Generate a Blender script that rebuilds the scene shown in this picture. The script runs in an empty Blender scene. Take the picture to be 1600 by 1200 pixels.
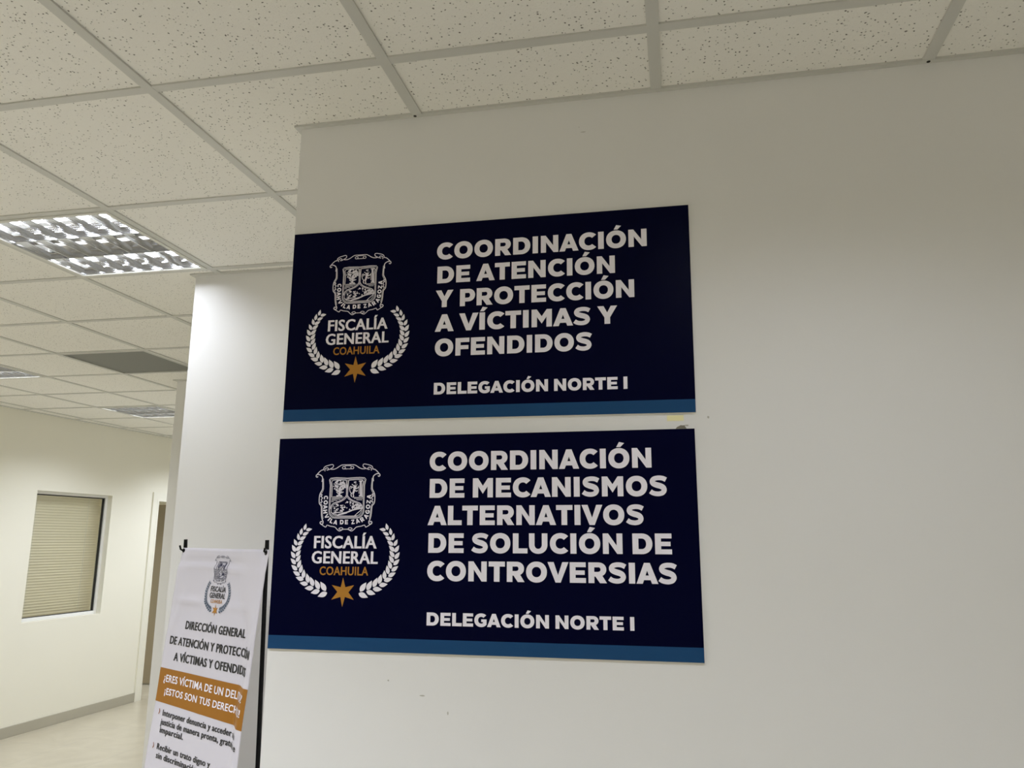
import bpy, bmesh, math, random
from mathutils import Vector, Matrix

SC = bpy.context.scene
COL = SC.collection
PI = math.pi
H = 2.78            # ceiling height
T = 0.61            # ceiling module

# ------------------------------------------------------------------ camera
cam_d = bpy.data.cameras.new('camera')
cam = bpy.data.objects.new('camera', cam_d)
COL.objects.link(cam)
cam_d.sensor_width = 36.0
cam_d.lens = 36.0 * 1224.619 / 1600.0
cam_d.clip_start = 0.05
_p, _r, _y = (0.193760, -0.008608, 0.209039)
def _cam_basis():
    rz = Matrix.Rotation(_y, 3, 'Z'); rx = Matrix.Rotation(_p, 3, 'X'); ry = Matrix.Rotation(_r, 3, 'Y')
    R = rz @ rx @ ry                       # columns: right, forward, up
    M = Matrix((R.col[0], R.col[2], -R.col[1])).transposed()
    return M.to_4x4()
cam.matrix_world = Matrix.Translation((1.24297, -1.53124, 1.70501)) @ _cam_basis()
SC.camera = cam

# ------------------------------------------------------------------ world, exposure
w = bpy.data.worlds.new('world'); w.use_nodes = True
w.node_tree.nodes['Background'].inputs[0].default_value = (0.9, 0.95, 1.0, 1)
w.node_tree.nodes['Background'].inputs[1].default_value = 0.02
SC.world = w
SC.view_settings.view_transform = 'Standard'
SC.view_settings.look = 'None'
SC.view_settings.gamma = 1.0
SC.view_settings.use_curve_mapping = False
SC.view_settings.exposure = 0.0
SC.cycles.max_bounces = 14
SC.cycles.diffuse_bounces = 10
SC.cycles.glossy_bounces = 8
SC.cycles.caustics_reflective = False
SC.cycles.caustics_refractive = False

LAMP_POWER = 23.0
LAMP_SPREAD = math.radians(136)
LAMP_COLOR = (0.85, 0.90, 1.0)
# the fluorescent troffers: x and y module, own power factor, label; their light is made in the lamp builder below
LAMPS = [
    (-2, 1, 0.23, 'louvered ceiling light beside the top of the bright middle wall, largest in view'),
    (-6, 4, 0.66, 'louvered ceiling light cut off by the left edge, left of the dark grey panel'),
    (-6, 7, 0.80, 'small far louvered ceiling light above the doorway in the cream wall'),
    (-2, -2, 1.70, 'louvered ceiling light left of the camera, out of the frame'),
    (2, -2, 0.30, 'louvered ceiling light right over the camera, out of the frame'),
    (-2, -5, 1.80, 'louvered ceiling light behind and left of the camera, out of the frame'),
    (2, -5, 0.75, 'louvered ceiling light behind the camera, out of the frame'),
    (-6, 10, 1.12, 'louvered ceiling light at the far end of the corridor, hidden behind the back wall'),
    (-6, 1, 0.70, 'louvered ceiling light near the cream wall, left of the frame'),
    (-6, -2, 1.10, 'louvered ceiling light near the cream wall, far left of the frame'),
    (-11, 8, 2.40, 'unseen louvered ceiling light added in the office to brighten the blind and door leaf'),  # added out of sight so the blind and door leaf get light
]

# ------------------------------------------------------------------ helpers
def tag(o, label=None, cat=None, group=None, kind=None):
    if label: o['label'] = label
    if cat: o['category'] = cat
    if group: o['group'] = group
    if kind: o['kind'] = kind
    return o

def empty(name, loc=(0, 0, 0), rot=(0, 0, 0)):
    o = bpy.data.objects.new(name, None); COL.objects.link(o)
    o.empty_display_size = 0.05
    o.location = loc; o.rotation_euler = rot
    return o

def link(name, bm, m, parent=None, smooth=False):
    me = bpy.data.meshes.new(name)
    bm.normal_update()
    bm.to_mesh(me); bm.free()
    if smooth:
        for f in me.polygons: f.use_smooth = True
    me.materials.append(m)
    o = bpy.data.objects.new(name, me); COL.objects.link(o)
    if parent: o.parent = parent
    return o

def box(bm, x0, x1, y0, y1, z0, z1):
    v = [bm.verts.new(c) for c in ((x0,y0,z0),(x1,y0,z0),(x1,y1,z0),(x0,y1,z0),(x0,y0,z1),(x1,y0,z1),(x1,y1,z1),(x0,y1,z1))]
    for f in ((3,2,1,0),(4,5,6,7),(0,1,5,4),(1,2,6,5),(2,3,7,6),(3,0,4,7)):
        bm.faces.new([v[i] for i in f])

def bevel(bm, w, seg=2):
    bmesh.ops.bevel(bm, geom=list(bm.edges), offset=w, segments=seg, affect='EDGES', profile=0.6)

def tube(bm, pts, r, n=12, caps=True):
    """round bar along a polyline"""
    pts = [Vector(p) for p in pts]
    rings = []
    for i, p in enumerate(pts):
        a = pts[max(i-1, 0)]; b = pts[min(i+1, len(pts)-1)]
        d = (b - a).normalized()
        u = d.orthogonal().normalized() if i == 0 else (pu - d * pu.dot(d)).normalized()
        pu = u
        v = d.cross(u)
        rr = r[i] if isinstance(r, (list, tuple)) else r
        rings.append([bm.verts.new(p + (u*math.cos(2*PI*k/n) + v*math.sin(2*PI*k/n))*rr) for k in range(n)])
    for a, b in zip(rings, rings[1:]):
        for k in range(n):
            bm.faces.new((a[k], a[(k+1) % n], b[(k+1) % n], b[k]))
    if caps:
        bm.faces.new(rings[0][::-1]); bm.faces.new(rings[-1])

# ------------------------------------------------------------------ materials
def mat(name, color, rough=0.6, metal=0.0, spec=0.5, bump=None, vary=None):
    """bump = (scale, strength, distance); vary = (scale, amount) slight mottling of the surface's own colour"""
    m = bpy.data.materials.new(name); m.use_nodes = True
    nt = m.node_tree; b = nt.nodes['Principled BSDF']
    b.inputs['Base Color'].default_value = (*color, 1)
    b.inputs['Roughness'].default_value = rough
    b.inputs['Metallic'].default_value = metal
    b.inputs['Specular IOR Level'].default_value = spec
    tc = nt.nodes.new('ShaderNodeTexCoord')
    if bump:
        n = nt.nodes.new('ShaderNodeTexNoise'); n.inputs['Scale'].default_value = bump[0]; n.inputs['Detail'].default_value = 4
        nt.links.new(tc.outputs['Object'], n.inputs['Vector'])
        bp = nt.nodes.new('ShaderNodeBump'); bp.inputs['Strength'].default_value = bump[1]; bp.inputs['Distance'].default_value = bump[2]
        nt.links.new(n.outputs['Fac'], bp.inputs['Height']); nt.links.new(bp.outputs['Normal'], b.inputs['Normal'])
    if vary:
        n = nt.nodes.new('ShaderNodeTexNoise'); n.inputs['Scale'].default_value = vary[0]; n.inputs['Detail'].default_value = 5
        nt.links.new(tc.outputs['Object'], n.inputs['Vector'])
        mx = nt.nodes.new('ShaderNodeMix'); mx.data_type = 'RGBA'
        a = vary[1]
        mx.inputs[6].default_value = (*[c*(1-a) for c in color], 1)
        mx.inputs[7].default_value = (*[min(1, c*(1+a)) for c in color], 1)
        nt.links.new(n.outputs['Fac'], mx.inputs[0]); nt.links.new(mx.outputs[2], b.inputs['Base Color'])
    return m

def emit(name, color, strength):
    m = bpy.data.materials.new(name); m.use_nodes = True
    nt = m.node_tree; nt.nodes.clear()
    e = nt.nodes.new('ShaderNodeEmission'); o = nt.nodes.new('ShaderNodeOutputMaterial')
    e.inputs[0].default_value = (*color, 1); e.inputs[1].default_value = strength
    nt.links.new(e.outputs[0], o.inputs[0])
    return m

def tile_material():
    """mineral fibre ceiling board: white with small irregular pits"""
    m = mat('ceiling_board', (0.87, 0.86, 0.82), 0.9, spec=0.2)
    nt = m.node_tree; b = nt.nodes['Principled BSDF']
    tc = nt.nodes.new('ShaderNodeTexCoord')
    wn = nt.nodes.new('ShaderNodeTexNoise'); wn.inputs['Scale'].default_value = 60; wn.inputs['Detail'].default_value = 3
    nt.links.new(tc.outputs['Object'], wn.inputs['Vector'])
    sub = nt.nodes.new('ShaderNodeVectorMath'); sub.operation = 'MULTIPLY_ADD'
    nt.links.new(wn.outputs['Color'], sub.inputs[0]); sub.inputs[1].default_value = (0.010, 0.010, 0.0)
    nt.links.new(tc.outputs['Object'], sub.inputs[2])
    vo = nt.nodes.new('ShaderNodeTexVoronoi'); vo.inputs['Scale'].default_value = 118; vo.inputs['Randomness'].default_value = 1
    nt.links.new(sub.outputs[0], vo.inputs['Vector'])
    # random size per pit
    sep = nt.nodes.new('ShaderNodeSeparateColor'); nt.links.new(vo.outputs['Color'], sep.inputs[0])
    thr = nt.nodes.new('ShaderNodeMapRange'); thr.inputs['From Min'].default_value = -0.25; thr.inputs['From Max'].default_value = 1
    thr.inputs['To Min'].default_value = 0.0; thr.inputs['To Max'].default_value = 0.30
    nt.links.new(sep.outputs[0], thr.inputs['Value'])
    d = nt.nodes.new('ShaderNodeMath'); d.operation = 'SUBTRACT'
    nt.links.new(thr.outputs[0], d.inputs[0]); nt.links.new(vo.outputs['Distance'], d.inputs[1])
    pit = nt.nodes.new('ShaderNodeMapRange'); pit.inputs['From Min'].default_value = 0; pit.inputs['From Max'].default_value = 0.10
    nt.links.new(d.outputs[0], pit.inputs['Value'])
    mx = nt.nodes.new('ShaderNodeMix'); mx.data_type = 'RGBA'
    mx.inputs[6].default_value = (0.87, 0.86, 0.82, 1); mx.inputs[7].default_value = (0.20, 0.19, 0.17, 1)
    nt.links.new(pit.outputs[0], mx.inputs[0]); nt.links.new(mx.outputs[2], b.inputs['Base Color'])
    n2 = nt.nodes.new('ShaderNodeTexNoise'); n2.inputs['Scale'].default_value = 220; n2.inputs['Detail'].default_value = 3
    nt.links.new(tc.outputs['Object'], n2.inputs['Vector'])
    h = nt.nodes.new('ShaderNodeMath'); h.operation = 'MULTIPLY_ADD'
    nt.links.new(pit.outputs[0], h.inputs[0]); h.inputs[1].default_value = -1.6; nt.links.new(n2.outputs['Fac'], h.inputs[2])
    bp = nt.nodes.new('ShaderNodeBump'); bp.inputs['Strength'].default_value = 0.6; bp.inputs['Distance'].default_value = 0.002
    nt.links.new(h.outputs[0], bp.inputs['Height']); nt.links.new(bp.outputs['Normal'], b.inputs['Normal'])
    return m

def floor_material():
    m = mat('floor_tiles', (0.7, 0.66, 0.55), 0.28, spec=0.5)
    nt = m.node_tree; b = nt.nodes['Principled BSDF']
    tc = nt.nodes.new('ShaderNodeTexCoord')
    mp = nt.nodes.new('ShaderNodeMapping'); mp.inputs['Location'].default_value = (0.15, 0.35, 0)
    nt.links.new(tc.outputs['Object'], mp.inputs['Vector'])
    n = nt.nodes.new('ShaderNodeTexNoise'); n.inputs['Scale'].default_value = 3.5; n.inputs['Detail'].default_value = 6; n.inputs['Distortion'].default_value = 1.2
    nt.links.new(mp.outputs[0], n.inputs['Vector'])
    cr = nt.nodes.new('ShaderNodeValToRGB')
    cr.color_ramp.elements[0].position = 0.3; cr.color_ramp.elements[0].color = (0.43, 0.388, 0.295, 1)
    cr.color_ramp.elements[1].position = 0.7; cr.color_ramp.elements[1].color = (0.50, 0.457, 0.355, 1)
    nt.links.new(n.outputs['Fac'], cr.inputs[0])
    br = nt.nodes.new('ShaderNodeTexBrick'); br.offset = 0.0
    br.inputs['Scale'].default_value = 1.0; br.inputs['Brick Width'].default_value = 0.6; br.inputs['Row Height'].default_value = 0.6
    br.inputs['Mortar Size'].default_value = 0.0022; br.inputs['Mortar'].default_value = (0.36, 0.33, 0.27, 1)
    nt.links.new(mp.outputs[0], br.inputs['Vector'])
    nt.links.new(cr.outputs[0], br.inputs['Color1']); nt.links.new(cr.outputs[0], br.inputs['Color2'])
    nt.links.new(br.outputs['Color'], b.inputs['Base Color'])
    return m

def glass_material():
    m = bpy.data.materials.new('window_glass'); m.use_nodes = True
    nt = m.node_tree; nt.nodes.clear()
    out = nt.nodes.new('ShaderNodeOutputMaterial'); mx = nt.nodes.new('ShaderNodeMixShader')
    tr = nt.nodes.new('ShaderNodeBsdfTransparent'); tr.inputs[0].default_value = (0.965, 0.975, 0.96, 1)
    gl = nt.nodes.new('ShaderNodeBsdfGlossy'); gl.inputs['Roughness'].default_value = 0.03
    fr = nt.nodes.new('ShaderNodeLayerWeight'); fr.inputs['Blend'].default_value = 0.5
    pw = nt.nodes.new('ShaderNodeMath'); pw.operation = 'POWER'; pw.inputs[1].default_value = 4.5
    ml = nt.nodes.new('ShaderNodeMath'); ml.operation = 'MULTIPLY_ADD'; ml.inputs[1].default_value = 0.94; ml.inputs[2].default_value = 0.05
    nt.links.new(fr.outputs['Facing'], pw.inputs[0]); nt.links.new(pw.outputs[0], ml.inputs[0])
    nt.links.new(ml.outputs[0], mx.inputs[0]); nt.links.new(tr.outputs[0], mx.inputs[1]); nt.links.new(gl.outputs[0], mx.inputs[2])
    nt.links.new(mx.outputs[0], out.inputs[0])
    return m

M = dict(
    wall=mat('white_wall_paint', (0.82, 0.818, 0.812), 0.55, spec=0.35, bump=(260, 0.12, 0.0008), vary=(2.2, 0.012)),
    cream=mat('cream_wall_paint', (0.81, 0.79, 0.69), 0.6, spec=0.3, bump=(260, 0.12, 0.0008), vary=(2.0, 0.015)),
    board=tile_material(),
    tbar=mat('white_grid_steel', (0.60, 0.60, 0.57), 0.45, spec=0.4),
    floor=floor_material(),
    base=mat('beige_baseboard', (0.42, 0.395, 0.32), 0.4, vary=(6, 0.05)),
    trim=mat('cream_trim', (0.80, 0.785, 0.69), 0.4),
    door=mat('brown_door', (0.26, 0.215, 0.135), 0.4, vary=(3, 0.06)),
    dark=mat('dark_gap', (0.02, 0.018, 0.015), 0.8),
    navy=mat('navy_print', (0.0006, 0.0012, 0.0185), 0.30, spec=0.05, bump=(900, 0.03, 0.0002)),
    stripe=mat('blue_print', (0.013, 0.066, 0.175), 0.34, spec=0.12),
    print_white=mat('white_print', (0.92, 0.89, 0.98), 0.42, spec=0.2),
    print_grey=mat('fine_white_print', (0.78, 0.75, 0.84), 0.42, spec=0.2),
    gold=mat('gold_print', (0.46, 0.21, 0.03), 0.42, spec=0.2),
    edge=mat('panel_edge', (0.66, 0.65, 0.60), 0.6),
    fabric=mat('white_banner_vinyl', (0.66, 0.64, 0.715), 0.5, spec=0.4, bump=(420, 0.10, 0.0006)),
    orange=mat('orange_print', (0.345, 0.140, 0.011), 0.4, spec=0.2),
    black_ink=mat('black_print', (0.010, 0.010, 0.013), 0.5),
    navy_ink=mat('navy_banner_print', (0.016, 0.022, 0.07), 0.5),
    slate_ink=mat('slate_banner_print', (0.075, 0.11, 0.17), 0.5),
    rust=mat('rust_print', (0.30, 0.085, 0.02), 0.5),
    black=mat('black_plastic', (0.004, 0.004, 0.0045), 0.4, spec=0.2),
    tape=mat('yellow_tape', (0.90, 0.85, 0.50), 0.6, bump=(300, 0.3, 0.0004)),
    chip=mat('bare_plaster', (0.24, 0.22, 0.17), 0.9, bump=(120, 0.6, 0.002)),
    scuff=mat('grey_scuff', (0.50, 0.485, 0.44), 0.7),
    alu=mat('louver_aluminium', (0.80, 0.81, 0.84), 0.11, metal=1.0),
    housing=mat('white_housing', (0.82, 0.82, 0.80), 0.4),
    lampframe=mat('lamp_frame_steel', (0.66, 0.66, 0.62), 0.4),
    tube_on=emit('lit_tube', (0.93, 0.95, 1.0), 19.0),
    tube_off=mat('unlit_tube_glass', (0.55, 0.55, 0.54), 0.25),
    cap=mat('tube_cap', (0.6, 0.6, 0.62), 0.3, metal=0.9),
    panel=mat('grey_ceiling_panel', (0.20, 0.205, 0.19), 0.6),
    white_alu=mat('white_window_frame', (0.80, 0.80, 0.78), 0.35),
    gasket=mat('black_gasket', (0.02, 0.02, 0.02), 0.6),
    glass=glass_material(),
    blind=mat('beige_blind', (0.84, 0.78, 0.62), 0.45),
)

# emblem artwork: lines (width, mirrored, points), blobs, laurel leaves, curved lettering, star
CREST = {"line":[[23,1,[[-661,-1076],[-650,-980],[-680,-931],[-734,-902],[-787,-896],[-817,-917],[-820,-946],[-793,-963],[-770,-944]]],[23,1,[[-650,-980],[-639,-1095],[-636,-1230],[-649,-1278],[-691,-1354],[-710,-1441],[-706,-1574],[-681,-1622],[-647,-1673],[-633,-1859],[-608,-1973],[-580,-2029],[-592,-2079],[-632,-2086],[-661,-2052],[-634,-2020],[-604,-2039]]],[12,1,[[-624,-999],[-609,-1230],[-624,-1291],[-661,-1364],[-681,-1441]]],[12,1,[[-673,-1574],[-650,-1616],[-620,-1673],[-607,-1859],[-584,-1958]]],[19,1,[[-661,-2052],[-622,-2090],[-557,-2133],[-505,-2153],[-477,-2108],[-393,-2132],[-279,-2152],[-226,-2197],[-178,-2238],[-137,-2243],[-82,-2215],[-52,-2205],[5,-2205]]],[17,1,[[-173,-2196],[-145,-2174],[-94,-2170],[-67,-2192],[-92,-2215],[-139,-2215],[-173,-2196]]],[19,1,[[-817,-917],[-739,-834],[-678,-792],[-637,-786],[-629,-744],[-589,-705],[-497,-677],[-411,-661],[-380,-688],[-398,-734],[-461,-769],[-367,-777],[-285,-747],[-225,-709],[-165,-679],[-82,-674],[9,-675]]],[19,1,[[-593,-822],[-603,-787],[-580,-752],[-535,-741],[-505,-764],[-524,-795],[-557,-787]]],[17,1,[[-461,-769],[-501,-788]]],[17,1,[[-149,-745],[-125,-714],[-84,-718],[-70,-749],[-98,-772],[-135,-768],[-149,-745]]],[17,1,[[-81,-695],[10,-696]]],[17,1,[[-98,-772],[14,-773]]],[21,1,[[-685,-1374],[-639,-1387],[-661,-1431],[-626,-1464],[-657,-1507],[-629,-1555],[-678,-1570]]],[17,1,[[3,-996],[-435,-993],[-440,-1173],[-443,-1555],[-446,-1774],[-426,-1849],[-375,-1906],[-301,-1940],[6,-1944]]],[12,1,[[4,-1019],[-411,-1016],[-417,-1173],[-418,-1555],[-420,-1768],[-397,-1840],[-349,-1889],[-292,-1917],[4,-1922]]],[17,1,[[-32,-1045],[-381,-1043],[-386,-1212],[-391,-1451]]],[19,1,[[-29,-1045],[-13,-1366],[-32,-1432],[-80,-1484],[-150,-1527],[-240,-1559],[-341,-1597],[-395,-1660],[-408,-1726]]],[12,1,[[-3,-1045],[15,-1381],[-8,-1451],[-59,-1503],[-138,-1548],[-229,-1582],[-319,-1620],[-370,-1677],[-385,-1768],[-361,-1830],[-305,-1881],[-222,-1892]]],[17,0,[[-222,-1892],[-38,-1897],[217,-1897],[287,-1887]]],[41,0,[[-205,-1232],[-190,-1423]]],[19,0,[[-200,-1327],[-255,-1298]]],[19,0,[[-194,-1346],[-131,-1308]]],[19,0,[[-195,-1365],[-89,-1324]]],[19,0,[[-194,-1394],[-274,-1323]]],[33,0,[[-269,-1419],[-191,-1407],[-125,-1423]]],[14,0,[[-371,-1441],[-226,-1438],[-82,-1446]]],[12,0,[[-385,-1470],[-246,-1464],[-112,-1472]]],[12,0,[[-388,-1498],[-265,-1491],[-161,-1502]]],[12,0,[[-395,-1527],[-304,-1521],[-242,-1533]]],[12,0,[[-397,-1555],[-333,-1552]]],[19,0,[[114,-1366],[75,-1309],[62,-1233],[81,-1191],[106,-1205],[96,-1252]]],[70,0,[[200,-1167],[197,-1214],[184,-1252]]],[50,0,[[184,-1252],[168,-1328],[149,-1366]]],[25,0,[[149,-1366],[172,-1423],[153,-1452]]],[25,0,[[122,-1347],[103,-1395],[126,-1442]]],[23,0,[[205,-1253],[265,-1234],[284,-1205]]],[23,0,[[186,-1281],[238,-1310],[268,-1291]]],[29,0,[[166,-1100],[227,-1091]]],[54,0,[[339,-1082],[355,-1405]]],[25,0,[[292,-1070],[381,-1071]]],[29,0,[[305,-1420],[402,-1420]]],[14,0,[[297,-1177],[306,-1367]]],[12,0,[[143,-1452],[266,-1458],[408,-1452]]],[12,0,[[185,-1480],[308,-1484],[409,-1484]]],[12,0,[[248,-1514],[391,-1518]]],[33,0,[[-203,-1868],[-82,-1830],[39,-1801],[159,-1754],[299,-1726],[400,-1707]]],[21,0,[[-329,-1821],[-206,-1811],[-84,-1792]]],[17,0,[[-391,-1802],[-306,-1849],[-203,-1873]]],[17,0,[[216,-1891],[284,-1829],[343,-1782],[397,-1725]]],[17,0,[[-223,-1877],[-81,-1849],[20,-1824]]]],"blob":[[-193,-1221,24],[-176,-1207,24],[-84,-1119,30],[-175,-1275,23],[-174,-1217,22],[-78,-1125,30],[-182,-1122,23],[-296,-1096,31],[-168,-1151,27],[-256,-1094,21],[-244,-1185,32],[-129,-1104,23],[-106,-1123,31],[-141,-1100,25],[-284,-1127,21],[-240,-1292,19],[-82,-1209,23],[-303,-1158,24],[-132,-1177,25],[-158,-1280,23],[-276,-1269,23],[-338,-1132,20],[-131,-1203,30],[-258,-1135,23],[-150,-1260,19],[-253,-1058,32],[-221,-1047,19],[-229,-1306,30],[-321,-1247,28],[-169,-1112,21],[-252,-1195,24],[-115,-1160,19],[-138,-1194,30],[-250,-1233,20],[-101,-1169,22],[-165,-1190,21],[-228,-1132,19],[-275,-1182,33],[-116,-1246,30],[-323,-1250,25],[-190,-1264,19],[-265,-1210,31],[-152,-1096,19],[-198,-1244,22],[-176,-1303,21],[-58,-1220,27],[-103,-1173,32],[-282,-1080,29],[-246,-1180,22],[-103,-1088,32],[-258,-1271,30],[-291,-1083,26],[-276,-1086,22],[-71,-1117,20],[-54,-1155,28],[-59,-1214,20],[-78,-1157,19],[-134,-1271,27],[-210,-1049,22],[-53,-1182,19],[-164,-1146,30],[-177,-1055,27],[-152,-1137,28],[-263,-1289,30],[-308,-1195,19],[-83,-1201,26],[-125,-1100,21],[-281,-1267,26],[-60,-1187,31],[-100,-1229,24],[-184,-1105,22],[-349,-1189,20],[-105,-1248,31],[-300,-1171,31],[-195,-1144,31],[-168,-1248,31],[-317,-1234,21],[-157,-1138,21],[-288,-1181,26],[-97,-1114,19],[-105,-1691,21],[178,-1657,16],[-148,-1764,20],[217,-1726,24],[151,-1675,19],[316,-1664,28],[-105,-1760,26],[105,-1644,16],[216,-1643,24],[-235,-1628,17],[242,-1624,27],[-62,-1687,20],[107,-1581,20],[332,-1643,24],[-97,-1636,15],[-304,-1816,26],[240,-1700,28],[-211,-1724,22],[83,-1741,25],[354,-1644,24],[152,-1698,23],[258,-1641,28],[-38,-1687,27],[168,-1629,18],[-94,-1706,29],[306,-1657,20],[248,-1638,20],[-317,-1672,22],[163,-1676,20],[344,-1677,17],[-271,-1814,29],[322,-1675,19],[-262,-1671,18],[329,-1698,26],[-222,-1656,19],[340,-1644,26],[154,-1665,28],[-140,-1695,17],[-261,-1626,19],[-243,-1626,29],[-117,-1767,25],[190,-1682,28],[294,-1686,23],[164,-1694,22],[24,-1573,27],[10,-1554,17],[289,-1641,20],[157,-1716,19],[-54,-1651,15],[289,-1619,28],[-220,-1639,27],[252,-1632,22],[12,-1702,17],[258,-1720,25],[324,-1702,20],[272,-1699,23],[-247,-1739,28],[-108,-1713,27],[92,-1566,24],[-140,-1765,24],[-104,-1766,23],[-82,-1748,27],[305,-1701,24],[167,-1675,22],[369,-1661,16],[176,-1659,22],[92,-1607,17],[-270,-1777,28],[162,-1598,29],[256,-1664,14],[269,-1677,23],[-308,-1775,15],[6,-1573,20],[302,-1688,26],[-116,-1660,23],[-300,-1712,29],[208,-1710,19],[163,-1704,25],[-22,-1587,15],[300,-1706,18],[206,-1648,24],[266,-1645,23],[-144,-1693,15],[-141,-1645,28],[-228,-1763,16],[248,-1147,11],[141,-1212,16],[236,-1176,11],[157,-1171,19],[131,-1153,17],[127,-1216,13],[191,-1189,18],[121,-1205,12],[209,-1135,17],[133,-1150,11]],"leaf":[[-392,-3673,-629,-3764],[-581,-3626,-811,-3686],[-741,-3569,-971,-3579],[-891,-3486,-1102,-3457],[-1005,-3381,-1214,-3330],[-1108,-3282,-1291,-3194],[-1184,-3163,-1347,-3046],[-1230,-3024,-1372,-2891],[-1258,-2884,-1373,-2728],[-1254,-2735,-1354,-2572],[-1232,-2590,-1309,-2436],[-1183,-2461,-1220,-2298],[-1149,-2340,-1118,-2174],[-1059,-2225,-1017,-2069],[-428,-3632,-577,-3421],[-597,-3599,-712,-3378],[-750,-3529,-841,-3314],[-883,-3455,-936,-3234],[-1021,-3350,-1010,-3143],[-1111,-3232,-1068,-3033],[-1177,-3109,-1103,-2921],[-1227,-2973,-1118,-2810],[-1240,-2843,-1121,-2696],[-1245,-2712,-1102,-2583],[-1212,-2576,-1057,-2472],[-1164,-2452,-1003,-2375],[-1093,-2340,-937,-2277],[-1013,-2224,-853,-2201]],"arc":[["C",-539,-1456,-88],["O",-539,-1571,-86],["A",-541,-1679,-86],["H",-541,-1787,-82],["V",-497,-1901,-62],["I",-427,-1968,-45],["L",-363,-2013,-25],["A",-263,-2039,-12],["D",-102,-2037,0],["E",17,-2036,0],["Z",181,-2032,8],["A",297,-2011,22],["R",413,-1977,38],["A",506,-1903,58],["G",538,-1800,78],["O",546,-1678,85],["Z",557,-1560,85],["A",563,-1443,85]],"star":[[-8,-3319],[58,-3540],[273,-3490],[140,-3656],[280,-3824],[57,-3761],[-2,-3988],[-55,-3763],[-282,-3828],[-137,-3649],[-285,-3492],[-55,-3542]]}

# ================================================================== THE SETTING
YF, XF = 0.2465, 0.281          # front wall: face and left end
YM, XM = 1.285, -0.722          # middle wall
YB, XB = 3.32, -2.215           # back wall
XR, YN, YE = 3.7, -5.6, 8.4     # right wall, near wall, corridor end
LA = Vector((-4.4137, 4.7628))  # a point of the left wall
LD = Vector((0.031789, 0.999495)); LN = Vector((0.999495, -0.031789))
ROTL = math.atan2(LD.y, LD.x) - PI/2

bm = bmesh.new(); box(bm, -7.4, XR+.1, YN-.1, YE+.1, -0.05, 0)
tag(link('floor', bm, M['floor']), kind='structure')

def slab(name, x0, x1, y0, y1, m=None):
    bm = bmesh.new(); box(bm, x0, x1, y0, y1, 0, H+0.02)
    return tag(link(name, bm, m or M['wall']), kind='structure')
wall_front = slab('wall_front', XF, XR, YF, YM)
slab('wall_middle', XM, XR, YM, YB)
slab('wall_back', XB, XR, YB, YE)
slab('wall_right', XR, XR+.1, YN, YF)
slab('wall_near', -4.9, XR+.1, YN-.1, YN)
slab('wall_end', -7.4, XB, YE, YE+.1, M['cream'])
slab('wall_office_left', -7.4, -7.3, 2.4, YE, M['cream'])
slab('wall_office_near', -7.3, -4.66, 2.4, 2.5, M['cream'])

# left wall with its window and doorway: local x runs along the wall, local y into the office
S0, S1 = -10.5, 3.75
WS0, WS1, WZ0, WZ1 = -0.200, 0.738, H-1.845, H-0.690
DS0, DS1, DZ1 = 1.42, 2.23, H-0.690
WT = 0.11
left_root = empty('left_wall_axis', (LA.x, LA.y, 0), (0, 0, ROTL + PI/2))
bm = bmesh.new()
box(bm, S0, WS0, 0, WT, 0, H+.02); box(bm, WS1, DS0, 0, WT, 0, H+.02); box(bm, DS1, S1, 0, WT, 0, H+.02)
box(bm, WS0, WS1, 0, WT, 0, WZ0); box(bm, WS0, WS1, 0, WT, WZ1, H+.02); box(bm, DS0, DS1, 0, WT, DZ1, H+.02)
wl = tag(link('wall_left', bm, M['cream']), kind='structure')
LW = Matrix.Translation((LA.x, LA.y, 0)) @ Matrix.Rotation(ROTL + PI/2, 4, 'Z')
bpy.data.objects.remove(left_root)
wl.matrix_world = LW
bm = bmesh.new(); box(bm, S0, DS0-.082, -.012, 0.0, 0, .09); bevel(bm, .002, 1)
b = tag(link('baseboard_left', bm, M['base']), kind='structure'); b.matrix_world = LW
# doorway: casing, and the brown leaf folded back into the office
d = empty('door_1'); d.matrix_world = LW; tag(d, kind='structure')
bm = bmesh.new()
box(bm, DS0-.082, DS0-.012, -.016, 0, 0, DZ1+.070); box(bm, DS1+.012, DS1+.082, -.016, 0, 0, DZ1+.070); box(bm, DS0-.012, DS1+.012, -.016, 0, DZ1, DZ1+.070)
link('door_casing', bm, M['trim'], d)
bm = bmesh.new()
box(bm, DS0-.012, DS0+.012, -.018, WT+.01, 0, DZ1); box(bm, DS1-.012, DS1+.012, -.018, WT+.01, 0, DZ1); box(bm, DS0+.012, DS1-.012, -.018, WT+.01, DZ1-.024, DZ1)
link('door_jamb', bm, M['trim'], d)
bm = bmesh.new(); box(bm, DS1-.055, DS1-.015, WT+.02, WT+.80, .018, DZ1-.03); bevel(bm, .002, 1)
leaf = link('door_leaf', bm, M['door'], d)
leaf['label'] = 'brown door leaf folded open'
bm = bmesh.new(); tube(bm, [(DS1-.06, WT+.74, 1.0), (DS1-.10, WT+.74, 1.0), (DS1-.10, WT+.63, 1.0)], .009, 10)
link('door_handle', bm, M['alu'], leaf)
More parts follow.
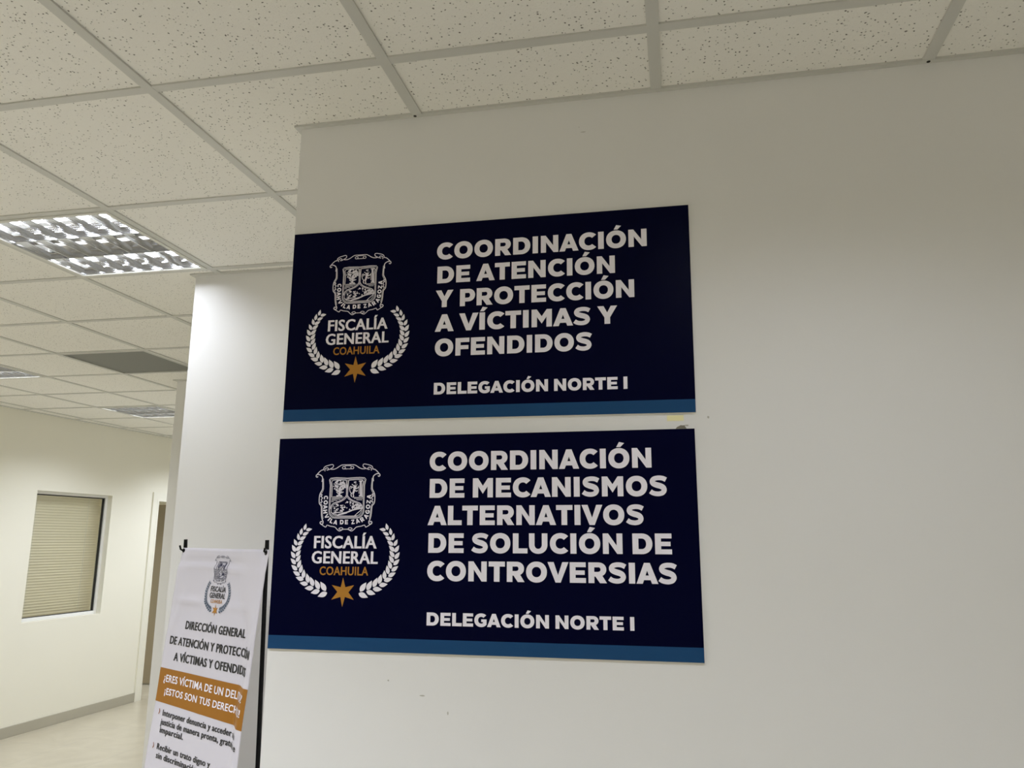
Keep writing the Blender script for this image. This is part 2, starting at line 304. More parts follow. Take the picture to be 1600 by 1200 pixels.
# window
wn = empty('window_1'); wn.matrix_world = LW; tag(wn, kind='structure')
bm = bmesh.new(); fw = .032
for (a, b_, c, e) in ((WS0, WS0+fw, WZ0, WZ1), (WS1-fw, WS1, WZ0, WZ1), (WS0+fw, WS1-fw, WZ0, WZ0+.030), (WS0+fw, WS1-fw, WZ1-.026, WZ1)):
    box(bm, a, b_, .048, .092, c, e)
bevel(bm, .003, 1); link('window_frame', bm, M['white_alu'], wn)
bm = bmesh.new(); g = .010
a0, a1, c0, c1 = WS0+fw, WS1-fw, WZ0+.030, WZ1-.026
for (a, b_, c, e) in ((a0, a0+g, c0, c1), (a1-g, a1, c0, c1), (a0+g, a1-g, c0, c0+g*.6), (a0+g, a1-g, c1-g, c1)):
    box(bm, a, b_, .062, .084, c, e)
link('window_gasket', bm, M['gasket'], wn)
bm = bmesh.new(); box(bm, a0+.004, a1-.004, .071, .076, c0+.003, c1-.003); link('window_pane', bm, M['glass'], wn)
# venetian blind hanging in the office behind that pane
bl = empty('venetian_blind'); bl.matrix_world = LW @ Matrix.Translation((0, WT+.03, WZ0))
tag(bl, 'beige horizontal slat blind closed behind the window in the cream wall', 'blind')
bm = bmesh.new(); hgt = WZ1-WZ0
box(bm, WS0-.03, WS1+.03, 0, .03, hgt+.005, hgt+.04); link('headrail', bm, M['blind'], bl)
bm = bmesh.new(); n = 47
for i in range(n):
    z = hgt - .005 - i*.0252
    prof = [(.0015, z), (.0085, z-.008), (.0125, z-.017), (.0140, z-.0265)]
    rows = [[bm.verts.new((x, y, zz)) for x in (WS0-.025, WS1+.025)] for (y, zz) in prof]
    for r0, r1 in zip(rows, rows[1:]): bm.faces.new((r0[0], r0[1], r1[1], r1[0]))
link('slats', bm, M['blind'], bl)
bm = bmesh.new(); box(bm, WS0-.025, WS1+.025, .002, .016, hgt-.03-n*.0252, hgt-.012-n*.0252); link('bottom_rail', bm, M['blind'], bl)
for x in (WS0+.15, WS1-.15):
    bm = bmesh.new(); tube(bm, [(x, .0, hgt), (x, .0, hgt-.03-n*.0252)], .0012, 6)
    link('cord', bm, M['white_alu'], bl)

# ceiling boards in the grid, leaving out the modules taken by lamps and the grey panel
taken = {(a, b) for a, b, *_ in LAMPS} | {(-4, 4)}
bm = bmesh.new(); ZC = H + .004
for i in range(-12, 7):
    for j in range(-10, 15):
        if (i, j) in taken: continue
        x0, x1, y0, y1 = i*T+.010, (i+1)*T-.010, j*T+.010, (j+1)*T-.010
        bm.faces.new([bm.verts.new(c) for c in ((x0,y0,ZC),(x0,y1,ZC),(x1,y1,ZC),(x1,y0,ZC))])
ceil = tag(link('ceiling', bm, M['board']), kind='structure')
bm = bmesh.new(); hw = .0132
for i in range(-12, 8): box(bm, i*T-hw, i*T+hw, -10*T, 15*T, H-.001, H+.03)
for j in range(-10, 16): box(bm, -12*T, 7*T, j*T-hw+.0005, j*T+hw, H-.0004, H+.0295)
link('ceiling_grid', bm, M['tbar'], ceil)

# wall angles where the boards meet the walls
def angle(idx, boxes):
    bm = bmesh.new()
    for q in boxes: box(bm, *q, H-.0022, H+.02)
    return tag(link('trim_%d' % idx, bm, M['tbar']), kind='structure')
t1 = angle(1, [(XF-.014, XR, YF-.014, YF), (XF-.014, XF, YF, YM)])
angle(2, [(XM-.018, XF-.014, YM-.018, YM), (XM-.018, XM, YM, YB)])
angle(3, [(XB-.022, XM-.022, YB-.022, YB), (XB-.022, XB, YB, YE)])
t4 = angle(4, [(S0, S1, -.022, 0)]); t4.matrix_world = LW
for x in (1*T-.006, 3*T+.001):
    bm = bmesh.new()
    tube(bm, [(x, YF-.008, H-.0030), (x, YF-.008, H-.0010)], .0042, 14)
    link('rivet_hole', bm, M['dark'], t1)
# bare patch and scuffs of the front wall
def blotch(name, pts, m, parent, y, depth):
    bm = bmesh.new()
    f = bm.faces.new([bm.verts.new((x, y, z)) for x, z in pts])
    r = bmesh.ops.extrude_face_region(bm, geom=[f])
    for v in r['geom']:
        if isinstance(v, bmesh.types.BMVert): v.co.y -= depth
    bmesh.ops.recalc_face_normals(bm, faces=bm.faces)
    return link(name, bm, m, parent)
blotch('paint_chip', [(1.2395,1.9455),(1.2660,1.9455),(1.2625,1.9515),(1.2600,1.9550),(1.2570,1.9548),(1.2520,1.9553),(1.2480,1.9530),(1.2440,1.9512)], M['chip'], wall_front, YF, .0006)
blotch('paint_chip', [(1.2590,1.9552),(1.2640,1.9562),(1.2688,1.9560),(1.2692,1.9535),(1.2660,1.9528),(1.2615,1.9535)], M['scuff'], wall_front, YF, .0004)
for (x, z, a, b_) in ((.667, 1.356, .006, .0016), (.727, 1.322, .0015, .004), (.585, 1.385, .002, .002), (1.041, 2.691, .006, .0009), (1.313, 1.972, .0022, .003), (1.03, 2.705, .001, .001)):
    blotch('scuff_mark', [(x+a*math.cos(k*PI/4)*(1+.3*math.sin(k*5)), z+b_*math.sin(k*PI/4)) for k in range(8)], M['scuff'], wall_front, YF, .0003)

# ================================================================== CEILING LIGHTS
def profile_blade(bm, p0, p1, across, z0, z1, w0, w1, n=7):
    """concave wedge blade from p0 to p1: thin lip below, wide above"""
    p0 = Vector(p0); p1 = Vector(p1); across = Vector(across)
    sec = []
    for k in range(n+1):
        t = k/n; sec.append((w0 + (w1-w0)*(t**1.9), z0 + (z1-z0)*t))
    loop = [(-a, z) for a, z in sec] + [(a, z) for a, z in reversed(sec)]
    A = [bm.verts.new(p0 + across*a + Vector((0, 0, z))) for a, z in loop]
    B = [bm.verts.new(p1 + across*a + Vector((0, 0, z))) for a, z in loop]
    m = len(loop)
    for k in range(m):
        bm.faces.new((A[k], A[(k+1) % m], B[(k+1) % m], B[k]))
    bm.faces.new(A[::-1]); bm.faces.new(B)
    bmesh.ops.recalc_face_normals(bm, faces=bm.faces)

def build_lamp():
    root = empty('ceiling_light')
    hs = T/2 - .012
    bm = bmesh.new(); e = .016                                   # white flange
    box(bm, -hs, hs, -hs, -hs+e, -.004, .03); box(bm, -hs, hs, hs-e, hs, -.004, .03)
    box(bm, -hs, -hs+e, -hs+e, hs-e, -.004, .03); box(bm, hs-e, hs, -hs+e, hs-e, -.004, .03)
    fr = link('frame', bm, M['lampframe'], root)
    bm = bmesh.new()                                             # open tray above
    zt = .095
    v = [bm.verts.new(c) for c in ((-hs,-hs,.0),(hs,-hs,.0),(hs,hs,.0),(-hs,hs,.0),(-hs,-hs,zt),(hs,-hs,zt),(hs,hs,zt),(-hs,hs,zt))]
    for f in ((4,5,6,7),(0,1,5,4),(1,2,6,5),(2,3,7,6),(3,0,4,7)): bm.faces.new([v[i] for i in f])
    link('housing', bm, M['housing'], root)
    inn = hs - e
    bm = bmesh.new()                                             # parabolic blades, three bays
    for k in range(4):
        y = -inn + k*(2*inn/3)
        profile_blade(bm, (-inn, y, 0), (inn, y, 0), (0, 1, 0), .002, .052, .0018, .013)
    lv = link('louver', bm, M['alu'], root)
    bm = bmesh.new()
    for b in range(3):
        ya = -inn + b*(2*inn/3); yb = ya + 2*inn/3
        for k in range(7):
            x = -inn + k*(2*inn/6)
            profile_blade(bm, (x, ya+.002, 0), (x, yb-.002, 0), (1, 0, 0), .0030, .0285, .0014, .007, 5)
    link('cross_baffles', bm, M['alu'], lv)
    for b in range(3):
        y = -inn + (b+.5)*(2*inn/3)
        bm = bmesh.new(); tube(bm, [(-inn+.012, y, .0420), (inn-.012, y, .0420)], .0115, 16)
        tb = link('tube', bm, M['tube_off'] if b == 1 else M['tube_on'], root, True)
        if b == 1: tb['label'] = 'unlit grey middle tube'
        for s in (-1, 1):
            bm = bmesh.new(); tube(bm, [(s*(inn-.014), y, .0420), (s*(inn+.004), y, .0420)], .0120, 16)
            link('tube_cap', bm, M['cap'], tb)
    return root

def copy_tree(o, parent=None):
    c = o.copy(); COL.objects.link(c)
    if parent: c.parent = parent
    for ch in o.children: copy_tree(ch, c)
    return c

lamp0 = build_lamp()
roots = []
for k, (i, j, f, label) in enumerate(LAMPS):
    r = lamp0 if k == 0 else copy_tree(lamp0)
    r.location = ((i+.5)*T, (j+.5)*T, H)
    tag(r, label, 'ceiling light', 'square louvered ceiling lights')
    roots.append((r, f))
for k, (r, f) in enumerate(roots):
    ld = bpy.data.lights.new('lamp_light', 'AREA'); ld.shape = 'SQUARE'; ld.size = .54
    ld.energy = LAMP_POWER*f; ld.color = LAMP_COLOR; ld.spread = math.radians(156) if k == 0 else LAMP_SPREAD
    lo = bpy.data.objects.new('lamp_light', ld); COL.objects.link(lo)
    lo.parent = r; lo.location = (0, 0, -.006)

# dark grey panel set in the grid
pr = empty('ceiling_panel', (-3.5*T, 4.5*T, H))
tag(pr, 'flat dark grey square panel set in the ceiling grid left of the middle wall', 'ceiling panel')
bm = bmesh.new(); hs = T/2-.012; e = .012
box(bm, -hs, hs, -hs, -hs+e, -.003, .012); box(bm, -hs, hs, hs-e, hs, -.003, .012); box(bm, -hs, -hs+e, -hs+e, hs-e, -.003, .012); box(bm, hs-e, hs, -hs+e, hs-e, -.003, .012)
link('frame', bm, M['tbar'], pr)
bm = bmesh.new(); box(bm, -hs+e, hs-e, -hs+e, hs-e, .004, .010); link('sheet', bm, M['panel'], pr)

# ================================================================== LETTERING
# geometric bold capitals, cap height 1; each glyph is a list of polygons in its own box
def ell(cx, cy, rx, ry, a, ex=2.12):
    c, s = math.cos(a), math.sin(a)
    return (cx + rx*math.copysign(abs(c)**(2/ex), c), cy + ry*math.copysign(abs(s)**(2/ex), s))
def arc(cx, cy, rx, ry, tx, ty, a0, a1, n=40):
    out = []
    for k in range(n):
        a, b = math.radians(a0+(a1-a0)*k/n), math.radians(a0+(a1-a0)*(k+1)/n)
        out.append([ell(cx, cy, rx, ry, a), ell(cx, cy, rx, ry, b), ell(cx, cy, rx-tx, ry-ty, b), ell(cx, cy, rx-tx, ry-ty, a)])
    return out
def R(x0, y0, x1, y1): return [(x0, y0), (x1, y0), (x1, y1), (x0, y1)]
def crom(pts, n=8):
    P = [pts[0]] + list(pts) + [pts[-1]]; out = []
    for i in range(1, len(P)-2):
        for k in range(n):
            t = k/n; q = []
            for c in (0, 1):
                p0, p1, p2, p3 = P[i-1][c], P[i][c], P[i+1][c], P[i+2][c]
                q.append(.5*((2*p1)+(-p0+p2)*t+(2*p0-5*p1+4*p2-p3)*t*t+(-p0+3*p1-3*p2+p3)*t**3))
            out.append(tuple(q))
    out.append(tuple(pts[-1])); return out
def stroke(pts, w):
    out = []; L = []
    for i, p in enumerate(pts):
        a = pts[max(i-1, 0)]; b = pts[min(i+1, len(pts)-1)]
        dx, dy = b[0]-a[0], b[1]-a[1]; q = math.hypot(dx, dy) or 1
        ww = w[i] if isinstance(w, (list, tuple)) else w
        L.append(((p[0]-dy/q*ww/2, p[1]+dx/q*ww/2), (p[0]+dy/q*ww/2, p[1]-dx/q*ww/2)))
    for a, b in zip(L, L[1:]): out.append([a[0], b[0], b[1], a[1]])
    return out
def mirror(polys, w): return [[(w-x, y) for x, y in p] for p in polys]
ST = .292
def glyphs():
    G = {}
    G['O'] = (1.06, arc(.53, .5, .53, .516, .292, .262, 0, 360, 64), .05, .05)
    G['C'] = (.945, arc(.53, .5, .53, .516, .292, .262, 43, 317, 56), .05, .012)
    G['G'] = (.945, arc(.53, .5, .53, .516, .292, .262, 45, 311, 56) + [[(.53, .57), (.945, .57), (.945, .165), (.86, .10), (.70, .05), (.665, .29), (.665, .365), (.53, .365)]], .05, .06)
    G['I'] = (.302, [R(0, 0, .302, 1)], .078, .078)
    G['D'] = (.965, [R(0, 0, ST, 1), R(ST, .755, .45, 1), R(ST, 0, .45, .245)] + arc(.45, .5, .515, .5, .30, .245, -90, 90, 36), .078, .05)
    bowl = lambda yb, cx, w: [R(0, 0, ST, 1), R(ST, .762, cx, 1), R(ST, yb, cx, yb+.225)] + arc(cx, (1+yb)/2, w-cx, (1-yb)/2, .285, .232, -90, 90, 28)
    G['P'] = (.86, bowl(.26, .47, .86), .078, .015)
    G['R'] = (.905, bowl(.315, .49, .885) + [[(.345, .317), (.49, .317), (.60, .330), (.68, .365), (.91, 0), (.565, 0)]], .078, .035)
    G['N'] = (.965, [[(0, 0), (0, 1), (.265, 1), (.678, .41), (.678, 1), (.965, 1), (.965, 0), (.70, 0), (.287, .59), (.287, 0)]], .078, .078)
    G['M'] = (1.075, [[(0, 0), (0, 1), (.275, 1), (.5375, .605), (.80, 1), (1.075, 1), (1.075, 0), (.787, 0), (.787, .57), (.5375, .19), (.288, .57), (.288, 0)]], .078, .078)
    a = [[(0, 0), (.385, 1), (.525, 1), (.525, .628), (.445, .395), (.525, .395), (.525, .175), (.3655, .175), (.302, 0)]]
    G['A'] = (1.05, a + mirror(a, 1.05), -.022, -.022)
    G['E'] = (.805, [R(0, 0, ST, 1), R(ST, .763, .80, 1), R(ST, .39, .745, .605), R(ST, 0, .805, .237)], .078, .045)
    G['F'] = (.795, [R(0, 0, ST, 1), R(ST, .757, .795, 1), R(ST, .355, .745, .58)], .078, .012)
    G['L'] = (.755, [R(0, 0, ST, 1), R(ST, 0, .755, .248)], .078, .0)
    G['T'] = (.845, [R(0, .752, .845, 1), R(.276, 0, .569, .752)], .022, .022)
    G['V'] = (1.06, [[(0, 1), (.312, 1), (.53, .36), (.748, 1), (1.06, 1), (.66, 0), (.40, 0)]], -.02, -.02)
    G['Y'] = (1.02, [[(0, 1), (.325, 1), (.51, .635), (.695, 1), (1.02, 1), (.655, .36), (.655, 0), (.365, 0), (.365, .36)]], -.02, -.02)
    G['U'] = (.945, [R(0, .44, .287, 1), R(.658, .44, .945, 1)] + arc(.4725, .44, .4725, .456, .287, .245, 180, 360, 32), .075, .075)
    s = crom([(.835, .800), (.70, .868), (.56, .895), (.40, .892), (.24, .845), (.165, .735), (.215, .620), (.38, .545), (.55, .495), (.69, .415), (.735, .285), (.655, .160), (.49, .108), (.32, .115), (.18, .155), (.06, .235)], 6)
    n = len(s); s_w = [.232 + .05*math.exp(-((k/(n-1)-.5)/.16)**2) for k in range(n)]
    G['S'] = (.895, stroke(s, s_w), .035, .035)
    return G
GLYPH = glyphs()
class Poly(list):
    layer = 0
def lay(polys, k):
    out = []
    for p in polys:
        q = Poly(p); q.layer = k; out.append(q)
    return out
def remap(polys, fn):
    out = []
    for i, p in enumerate(polys):
        q = Poly([fn(x, y) for x, y in p]); q.layer = getattr(p, 'layer', i % 17); out.append(q)
    return out

ACUTE = {'Á': 'A', 'É': 'E', 'Í': 'I', 'Ó': 'O', 'Ú': 'U'}
def polys_mesh(polys, fn, m, name, parent):
    bm = bmesh.new()
    for i, p in enumerate(polys):
        e = getattr(p, 'layer', i % 17) * 5e-6                 # ink layers that overlap lie one on the other
        q = [Vector(fn(x, y)) - Vector((0, e, 0)) for x, y in p]
        f = bm.faces.new([bm.verts.new(c) for c in q]); f.normal_update()
        if f.normal.y > 0: f.normal_flip()
    return link(name, bm, m, parent)
def line_polys(text, x0, x1, yb, cap):
    """lay out a line of capitals between x0 and x1 on baseline yb"""
    pen = 0; items = []; first = None; last = 0
    for ch in text:
        if ch == ' ': pen += .33; continue
        w, polys, lsb, rsb = GLYPH[ACUTE.get(ch, ch)]
        pen += lsb if first is not None else 0
        if first is None: first = pen
        ps = list(polys)
        if ch in ACUTE:
            cx = w/2; ps = ps + [[(cx-.12, 1.065), (cx+.085, 1.065), (cx+.285, 1.265), (cx+.02, 1.325)]]
        items.append((pen, ps)); pen += w; last = pen; pen += rsb
    sx = (x1-x0)/(last-first)
    return [[(x0+(q+x-first)*sx, yb+y*cap) for x, y in p] for q, ps in items for p in ps]

# the softer condensed lettering: the built-in face, emboldened, fitted to a box
def font_polys(text, x0, x1, yb, cap, bold=.02, space=1.05, ref='H'):
    def mesh_of(s):
        c = bpy.data.curves.new('lettering', 'FONT'); c.body = s; c.size = 1; c.offset = min(bold, .014); c.space_character = space
        c.resolution_u = 3
        o = bpy.data.objects.new('lettering', c); COL.objects.link(o)
        me = bpy.data.meshes.new_from_object(o.evaluated_get(bpy.context.evaluated_depsgraph_get()))
        bpy.data.objects.remove(o); bpy.data.curves.remove(c)
        return me
    hm = mesh_of(ref); h0 = min(v.co.y for v in hm.vertices); h1 = max(v.co.y for v in hm.vertices); bpy.data.meshes.remove(hm)
    me = mesh_of(text)
    a = min(v.co.x for v in me.vertices); b = max(v.co.x for v in me.vertices)
    sx = (x1-x0)/(b-a); sy = cap/(h1-h0)
    out = [[(x0+(me.vertices[i].co.x-a)*sx, yb+(me.vertices[i].co.y-h0)*sy) for i in p.vertices] for p in me.polygons]
    bpy.data.meshes.remove(me)
    if bold > .014:                        # heavier weight: the same shapes printed a hair to either side
        e = (bold-.014)*.9*sx
        out = [q for s in (-1, 0, 1) for q in lay([[(x+s*e, y) for x, y in p] for p in out], s+1)]
    else:
        out = lay(out, 0)
    return out

# ------------------------------------------------------------------ the emblem (0.1 mm units, x about its axis, y down from the panel top)
def emblem_polys():
    E = CREST; k = 1e-4
    crest = []
    for n_, (wd, mir, pts) in enumerate(E['line']):
        ps = [(x*k, y*k) for x, y in pts]
        ps = crom(ps, 3) if len(ps) > 2 else ps
        crest += lay(stroke(ps, wd*1e-4), n_)
        if mir: crest += lay(stroke([(-x, y) for x, y in ps], wd*1e-4), n_)
    rnd = random.Random(7)
    for n_, (x, y, r) in enumerate(E['blob']):
        n = 7; a0 = rnd.random()*6
        crest += lay([[((x+r*rnd.uniform(.55, 1.1)*math.cos(a0+2*PI*q/n))*k, (y+r*rnd.uniform(.5, 1)*math.sin(a0+2*PI*q/n))*k) for q in range(n)]], 50 + n_ % 40)
    motto = []
    for ch, x, y, rot in E['arc']:
        src = {'Z': [[(0, .78), (.8, .78), (.8, 1), (0, 1)], [(0, 0), (.85, 0), (.85, .22), (0, .22)], [(.0, .2), (.30, .2), (.80, .8), (.50, .8)]], 'H': [R(0, 0, .3, 1), R(.6, 0, .9, 1), R(.3, .4, .6, .62)]}
        wd, polys = (.85, src[ch]) if ch in src else GLYPH[ch][:2]
        if ch == 'H': wd = .9
        c, s = math.cos(math.radians(rot)), math.sin(math.radians(rot)); S = 106
        for p in polys:
            motto.append([((x + ((px-wd/2)*c*.92 - (py-.5)*s)*S)*k, (y + ((px-wd/2)*s*.92 + (py-.5)*c)*S)*k) for px, py in p])
    laurel = ([], [])
    for x0, y0, x1, y1 in E['leaf']:
        L = math.hypot(x1-x0, y1-y0); ux, uy = (x1-x0)/L, (y1-y0)/L
        for sg in (1, -1):
            side = []
            n = 9
            up = [(t, .255*math.sin(PI*t**.80)*(1 - .12*t)) for t in [q/n for q in range(n+1)]]
            pts = [(t, h) for t, h in up] + [(t, -h) for t, h in reversed(up[1:-1])]
            laurel[sg < 0].append([(sg*(x0+ux*t*L-uy*h*L)*k, (y0+uy*t*L+ux*h*L)*k) for t, h in pts])
    star = [[(x*k, y*k) for x, y in E['star']]]
    c0 = (sum(x for x, _ in star[0])/12, sum(y for _, y in star[0])/12)
    star = [[c0, star[0][i], star[0][(i+1) % 12]] for i in range(12)]
    name = font_polys('FISCALÍA', -.0783, .0793, -.2650, .0288, .036) + font_polys('GENERAL', -.0822, .0832, -.3002, .0285, .036)
    place = font_polys('COAHUILA', -.0610, .0612, -.3268, .0196, .022)
    return crest, motto, laurel, star, name, place
EMB = emblem_polys()

# ================================================================== THE TWO WALL SIGNS
def sign(label, x0, ztop, tilt, hgt, lines, cap, pitch, first, ends, sub_y, sub_end, emb_dx, emb_dy, stripe_h):
    root = empty('wall_sign', (x0, YF, ztop), (0, tilt, 0))
    tag(root, label, 'sign', 'navy wall signs')
    th = .0050; W = 1.0025
    bm = bmesh.new(); box(bm, 0, W, -th, 0, -hgt, 0); bevel(bm, .0008, 1)
    link('backing_panel', bm, M['edge'], root)
    yf = -th - .0004
    def flat(y): return lambda a, b: (a, y, b)
    bm = bmesh.new(); box(bm, .0004, W-.0004, yf, -th+.0002, -hgt+stripe_h, -.0004); link('navy_face', bm, M['navy'], root)
    bm = bmesh.new(); box(bm, .0004, W-.0004, yf, -th+.0002, -hgt+.0012, -hgt+stripe_h); link('blue_stripe', bm, M['stripe'], root)
    y1 = yf - .0003
    hd = None
    for k, tx in enumerate(lines):
        e = line_polys(tx, ends[k][0], ends[k][1], first - k*pitch, cap)
        polys_mesh(e, flat(y1), M['print_white'], 'text_line', root)
    polys_mesh(line_polys('DELEGACIÓN NORTE I', .3908, sub_end, sub_y, .0286), flat(y1), M['print_white'], 'subtitle_line', root)
    crest, motto, laurel, star, name, place = EMB
    fe = lambda y: (lambda a, b: (a+emb_dx, y, b+emb_dy))
    em = polys_mesh(crest, fe(y1), M['print_grey'], 'emblem', root)
    polys_mesh(motto, fe(y1), M['print_white'], 'crest_motto', em)
    for br in laurel: polys_mesh(br, fe(y1), M['print_white'], 'laurel_branch', em)
    polys_mesh(star, fe(y1), M['gold'], 'star', em)
    polys_mesh(name, fe(y1), M['print_white'], 'emblem_name', em)
    polys_mesh(place, fe(y1), M['gold'], 'emblem_place', em)
    return root
sign('navy wall sign nearest the ceiling, listing attention and protection of victims', .2842, H-.3035, 0.0, .4945,
     ['COORDINACIÓN', 'DE ATENCIÓN', 'Y PROTECCIÓN', 'A VÍCTIMAS Y', 'OFENDIDOS'], .0433, .0616, -.0955,
     [(.3894, .9040), (.3918, .8286), (.3889, .8724), (.3891, .8320), (.3907, .7727)], -.4358, .8523, .1868, -.0012, .0310)
sign('lower navy wall sign listing alternative dispute mechanisms, with a five line heading', .2800, H-.8390, -.0060, .4975,
     ['COORDINACIÓN', 'DE MECANISMOS', 'ALTERNATIVOS', 'DE SOLUCIÓN DE', 'CONTROVERSIAS'], .0443, .0628, -.0855,
     [(.3896, .9055), (.3911, .9383), (.3878, .8859), (.3908, .9435), (.3895, .9526)], -.4352, .8583, .1843, 0.0, .0315)

# yellow tape on the wall between the signs
bm = bmesh.new(); box(bm, 1.2226, 1.2592, YF-.0006, YF, H-.8147, H-.8022)
tag(link('tape_strip', bm, M['tape']), 'small yellow tape strip on the wall under the right end of the upper sign', 'tape')

# ================================================================== THE BANNER ON ITS STAND
BO = Vector((-0.50123, 1.02448, H-1.11906))
_ph, _le = math.radians(28), math.radians(5)
BW = Vector((math.cos(_ph), -math.sin(_ph), 0)); _bn = Vector((math.sin(_ph), math.cos(_ph), 0))
BL = Vector((0, 0, -math.cos(_le))) - _bn*math.sin(_le)
BF = BL.cross(BW).normalized()
if BF.y > 0: BF = -BF
BWID, BHGT = .588, 1.60
def smooth(a, b, x):
    t = min(1, max(0, (x-a)/(b-a))); return t*t*(3-2*t)
def fab(u, v):
    k = smooth(.10, .26, v)
    a0 = .40+.088*k; a1 = .585-.017*k-.010*smooth(.38, .46, v)
    t = min(1, max(0, (u-a0)/(a1-a0)))
    f = .031*(.65*t + .35*t*t*(3-2*t))
    f += .0042*math.exp(-((v-.066+.008*math.sin(u*9))/.010)**2)*smooth(.02, .1, u)*(1-.8*smooth(.36, .48, u)) - .0040*math.exp(-((v-.047)/.012)**2)*(1-.8*smooth(.36, .48, u))
    f += .0048*math.exp(-((v-.178)/.010)**2)*math.exp(-((u-.12)/.10)**2) + .0036*math.exp(-((v-.182)/.010)**2)*math.exp(-((u-.42)/.08)**2)
    f += .0045*math.exp(-(((u-.05)+(v-.23)*.35)/.018)**2)*math.exp(-((v-.23)/.07)**2)
    f += .0014*math.sin(u*17+v*3.1)*math.exp(-v/.35) + .0010*math.sin(v*22+u*5) + .0012*math.sin(u*30-v*8)*smooth(.40, .50, u)
    f += -.010*math.exp(-(((u-.56)/.03)**2 + ((v-.005)/.03)**2)) - .010*math.exp(-(((u-.012)/.03)**2 + ((v-.008)/.03)**2))
    return f
def bpos(u, v, off=0.0):
    return BO + BW*u + BL*v + BF*(fab(u, v)+off)
ban = empty('banner', (BO.x+.28, BO.y-.13, 0))
tag(ban, 'white printed banner on a stand, hung by its corners before the middle wall', 'banner')
INV = Matrix.Translation(-Vector(ban.location))
bm = bmesh.new()
nu, nv = 84, 160
us = [BWID*i/nu for i in range(nu+1)]; vs = [BHGT*j/nv for j in range(nv+1)]
gr = [[bm.verts.new(INV @ bpos(u, v)) for u in us] for v in vs]
gb = [[bm.verts.new(INV @ bpos(u, v, -.0006)) for u in us] for v in vs]
for j in range(nv):
    for i in range(nu):
        bm.faces.new((gr[j][i], gr[j+1][i], gr[j+1][i+1], gr[j][i+1]))
        bm.faces.new((gb[j][i], gb[j][i+1], gb[j+1][i+1], gb[j+1][i]))
for j in range(nv):
    bm.faces.new((gr[j][0], gb[j][0], gb[j+1][0], gr[j+1][0])); bm.faces.new((gr[j][nu], gr[j+1][nu], gb[j+1][nu], gb[j][nu]))
for i in range(nu):
    bm.faces.new((gr[0][i], gr[0][i+1], gb[0][i+1], gb[0][i])); bm.faces.new((gr[nv][i], gb[nv][i], gb[nv][i+1], gr[nv][i+1]))
sheet = link('printed_sheet', bm, M['fabric'], ban, True)
def on_banner(polys, m, name, parent=None, lift=.0012):
    """polys in (u, -v) on the sheet; cut along the sheet's own grid so the print lies on its folds"""
    bm = bmesh.new()
    for p in polys:
        z = getattr(p, 'layer', len(bm.faces) % 17) * 5e-6
        bm.faces.new([bm.verts.new((x, y, z)) for x, y in p])
    x0 = min(v.co.x for v in bm.verts); x1 = max(v.co.x for v in bm.verts)
    y0 = min(v.co.y for v in bm.verts); y1 = max(v.co.y for v in bm.verts)
    for u in us:
        if x0 < u < x1 and (u > .38 or x1-x0 > .3):
            bmesh.ops.bisect_plane(bm, geom=bm.verts[:]+bm.edges[:]+bm.faces[:], plane_co=(u, 0, 0), plane_no=(1, 0, 0))
    for v in vs:
        if y0 < -v < y1:
            bmesh.ops.bisect_plane(bm, geom=bm.verts[:]+bm.edges[:]+bm.faces[:], plane_co=(0, -v, 0), plane_no=(0, 1, 0))
    for v in bm.verts: v.co = INV @ bpos(v.co.x, -v.co.y, lift + v.co.z)
    return link(name, bm, m, parent or sheet)
MID = .2870
on_banner(font_polys('DIRECCIÓN GENERAL', .1205, .4885, -.2690, .0262, .046, 1.08), M['black_ink'], 'title_line')
on_banner(font_polys('DE ATENCIÓN Y PROTECCIÓN', .0360, .5680, -.3240, .0262, .046, 1.08), M['black_ink'], 'title_line')
on_banner(font_polys('A VÍCTIMAS Y OFENDIDOS', .0790, .5560, -.3745, .0262, .046, 1.08), M['black_ink'], 'title_line')
ob = on_banner([[(0.0, -.4035), (BWID, -.4050), (BWID, -.5185), (0.0, -.5110)]], M['orange'], 'orange_band', lift=.0008)
on_banner(font_polys('¿ERES VÍCTIMA DE UN DELITO?', .0352, .5650, -.4455, .0232, .024, 1.05), M['print_white'], 'band_line', lift=.0016)
on_banner(font_polys('¡ESTOS SON TUS DERECHOS!', .0522, .5660, -.4850, .0212, .024, 1.05), M['print_white'], 'band_line', lift=.0016)
for tx, a, b_, y in (('Interponer denuncia y acceder a la', .0638, .545, -.5500), ('justicia de manera pronta, gratuita e', .0610, .566, -.5775), ('imparcial.', .0650, .2180, -.6020),
                     ('Recibir un trato digno y', .0650, .3960, -.6530), ('sin discriminación.', .0675, .3330, -.6795)):
    on_banner(font_polys(tx, a, b_, y, .0185, .040, 1.07), M['black_ink'], 'text_line')
for y in (-.5400, -.6450):
    on_banner([[(.0355, y+.0085), (.0395, y+.0085), (.0445, y), (.0395, y-.0085), (.0355, y-.0085), (.0400, y)]], M['rust'], 'bullet_mark')
crest, motto, laurel, star, name, place = EMB
sc_ = .585
def bmap(polys): return remap(polys, lambda x, y: (MID + x*sc_, -.0235 + (y+.0665)*sc_))
be = on_banner(bmap(crest), M['navy_ink'], 'emblem')
on_banner(bmap(motto), M['navy_ink'], 'crest_motto', be)
for br in laurel: on_banner(bmap(br), M['slate_ink'], 'laurel_branch', be)
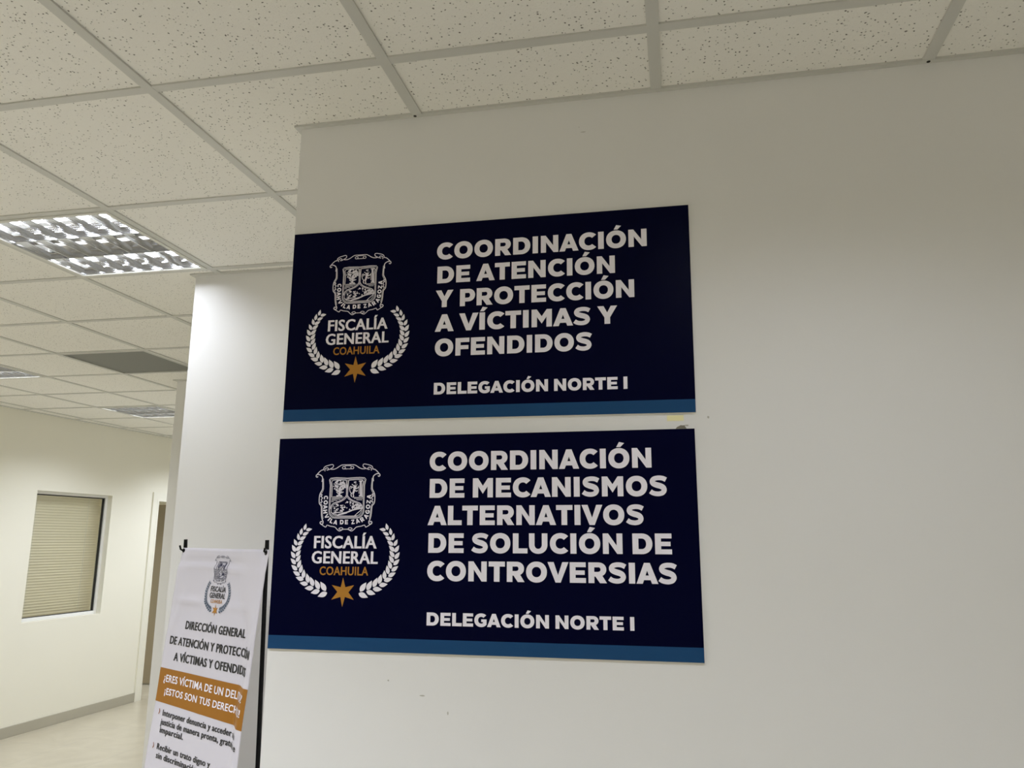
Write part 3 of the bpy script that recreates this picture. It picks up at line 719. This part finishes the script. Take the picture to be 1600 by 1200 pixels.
on_banner(bmap(star), M['gold'], 'star', be)
on_banner(bmap(name), M['black_ink'], 'emblem_name', be); on_banner(bmap(place), M['gold'], 'emblem_place', be)
# the stand behind: two black poles with wire hooks, leaning back to feet on the floor
st = empty('banner_stand', (BO.x+.28, BO.y, 0))
tag(st, 'black pole stand with corner hooks behind the white banner', 'banner stand')
SI = Matrix.Translation(-Vector(st.location))
for side in (0, 1):
    tip = bpos(-.006, -.030, -.012) if side == 0 else bpos(.541, -.030, -.016)
    foot = Vector((tip.x - .03, tip.y + .14, 0.0))
    d = (tip-foot).normalized()
    bm = bmesh.new(); tube(bm, [SI @ foot, SI @ (tip - d*.03), SI @ tip], [.0080, .0068, .0064], 12)
    po = link('pole', bm, M['black'], st)
    e = bpos(.004, .0095) if side == 0 else bpos(.561, .0100)
    bm = bmesh.new()
    if side == 0:      # wire seen from the side, its end turned up
        hk = (tip - d*.040, e - BF*.006, e + BF*.004, e + BF*.010 - BW*.004 + Vector((0, 0, .003)), e + BF*.012 - BW*.009 + Vector((0, 0, .016)))
    else:
        hk = (tip - d*.030, e - BF*.004 + Vector((0, 0, .010)), e + BF*.004, e + BF*.008 + Vector((0, 0, .004)), e + BF*.008 + BW*.003 + Vector((0, 0, .014)))
    tube(bm, [SI @ p for p in hk], .0034, 10)
    link('hook', bm, M['black'], po)
    bm = bmesh.new(); tube(bm, [SI @ foot, SI @ (foot + Vector((0, 0, .02)))], .012, 12)
    link('rubber_foot', bm, M['black'], po)
    bm = bmesh.new(); tube(bm, [INV @ (e - BF*.0012), INV @ (e + BF*.0022)], .0072, 18)
    link('eyelet', bm, M['black'], sheet)
# a low cross bar ties the two poles
bm = bmesh.new()
q0 = bpos(-.006, -.03, -.012); q1 = bpos(.541, -.03, -.016)
tube(bm, [SI @ Vector((q0.x-.03*.8, q0.y+.14*.8, q0.z*.2)), SI @ Vector((q1.x-.03*.8, q1.y+.14*.8, q1.z*.2))], .005, 10)
link('cross_bar', bm, M['black'], st)
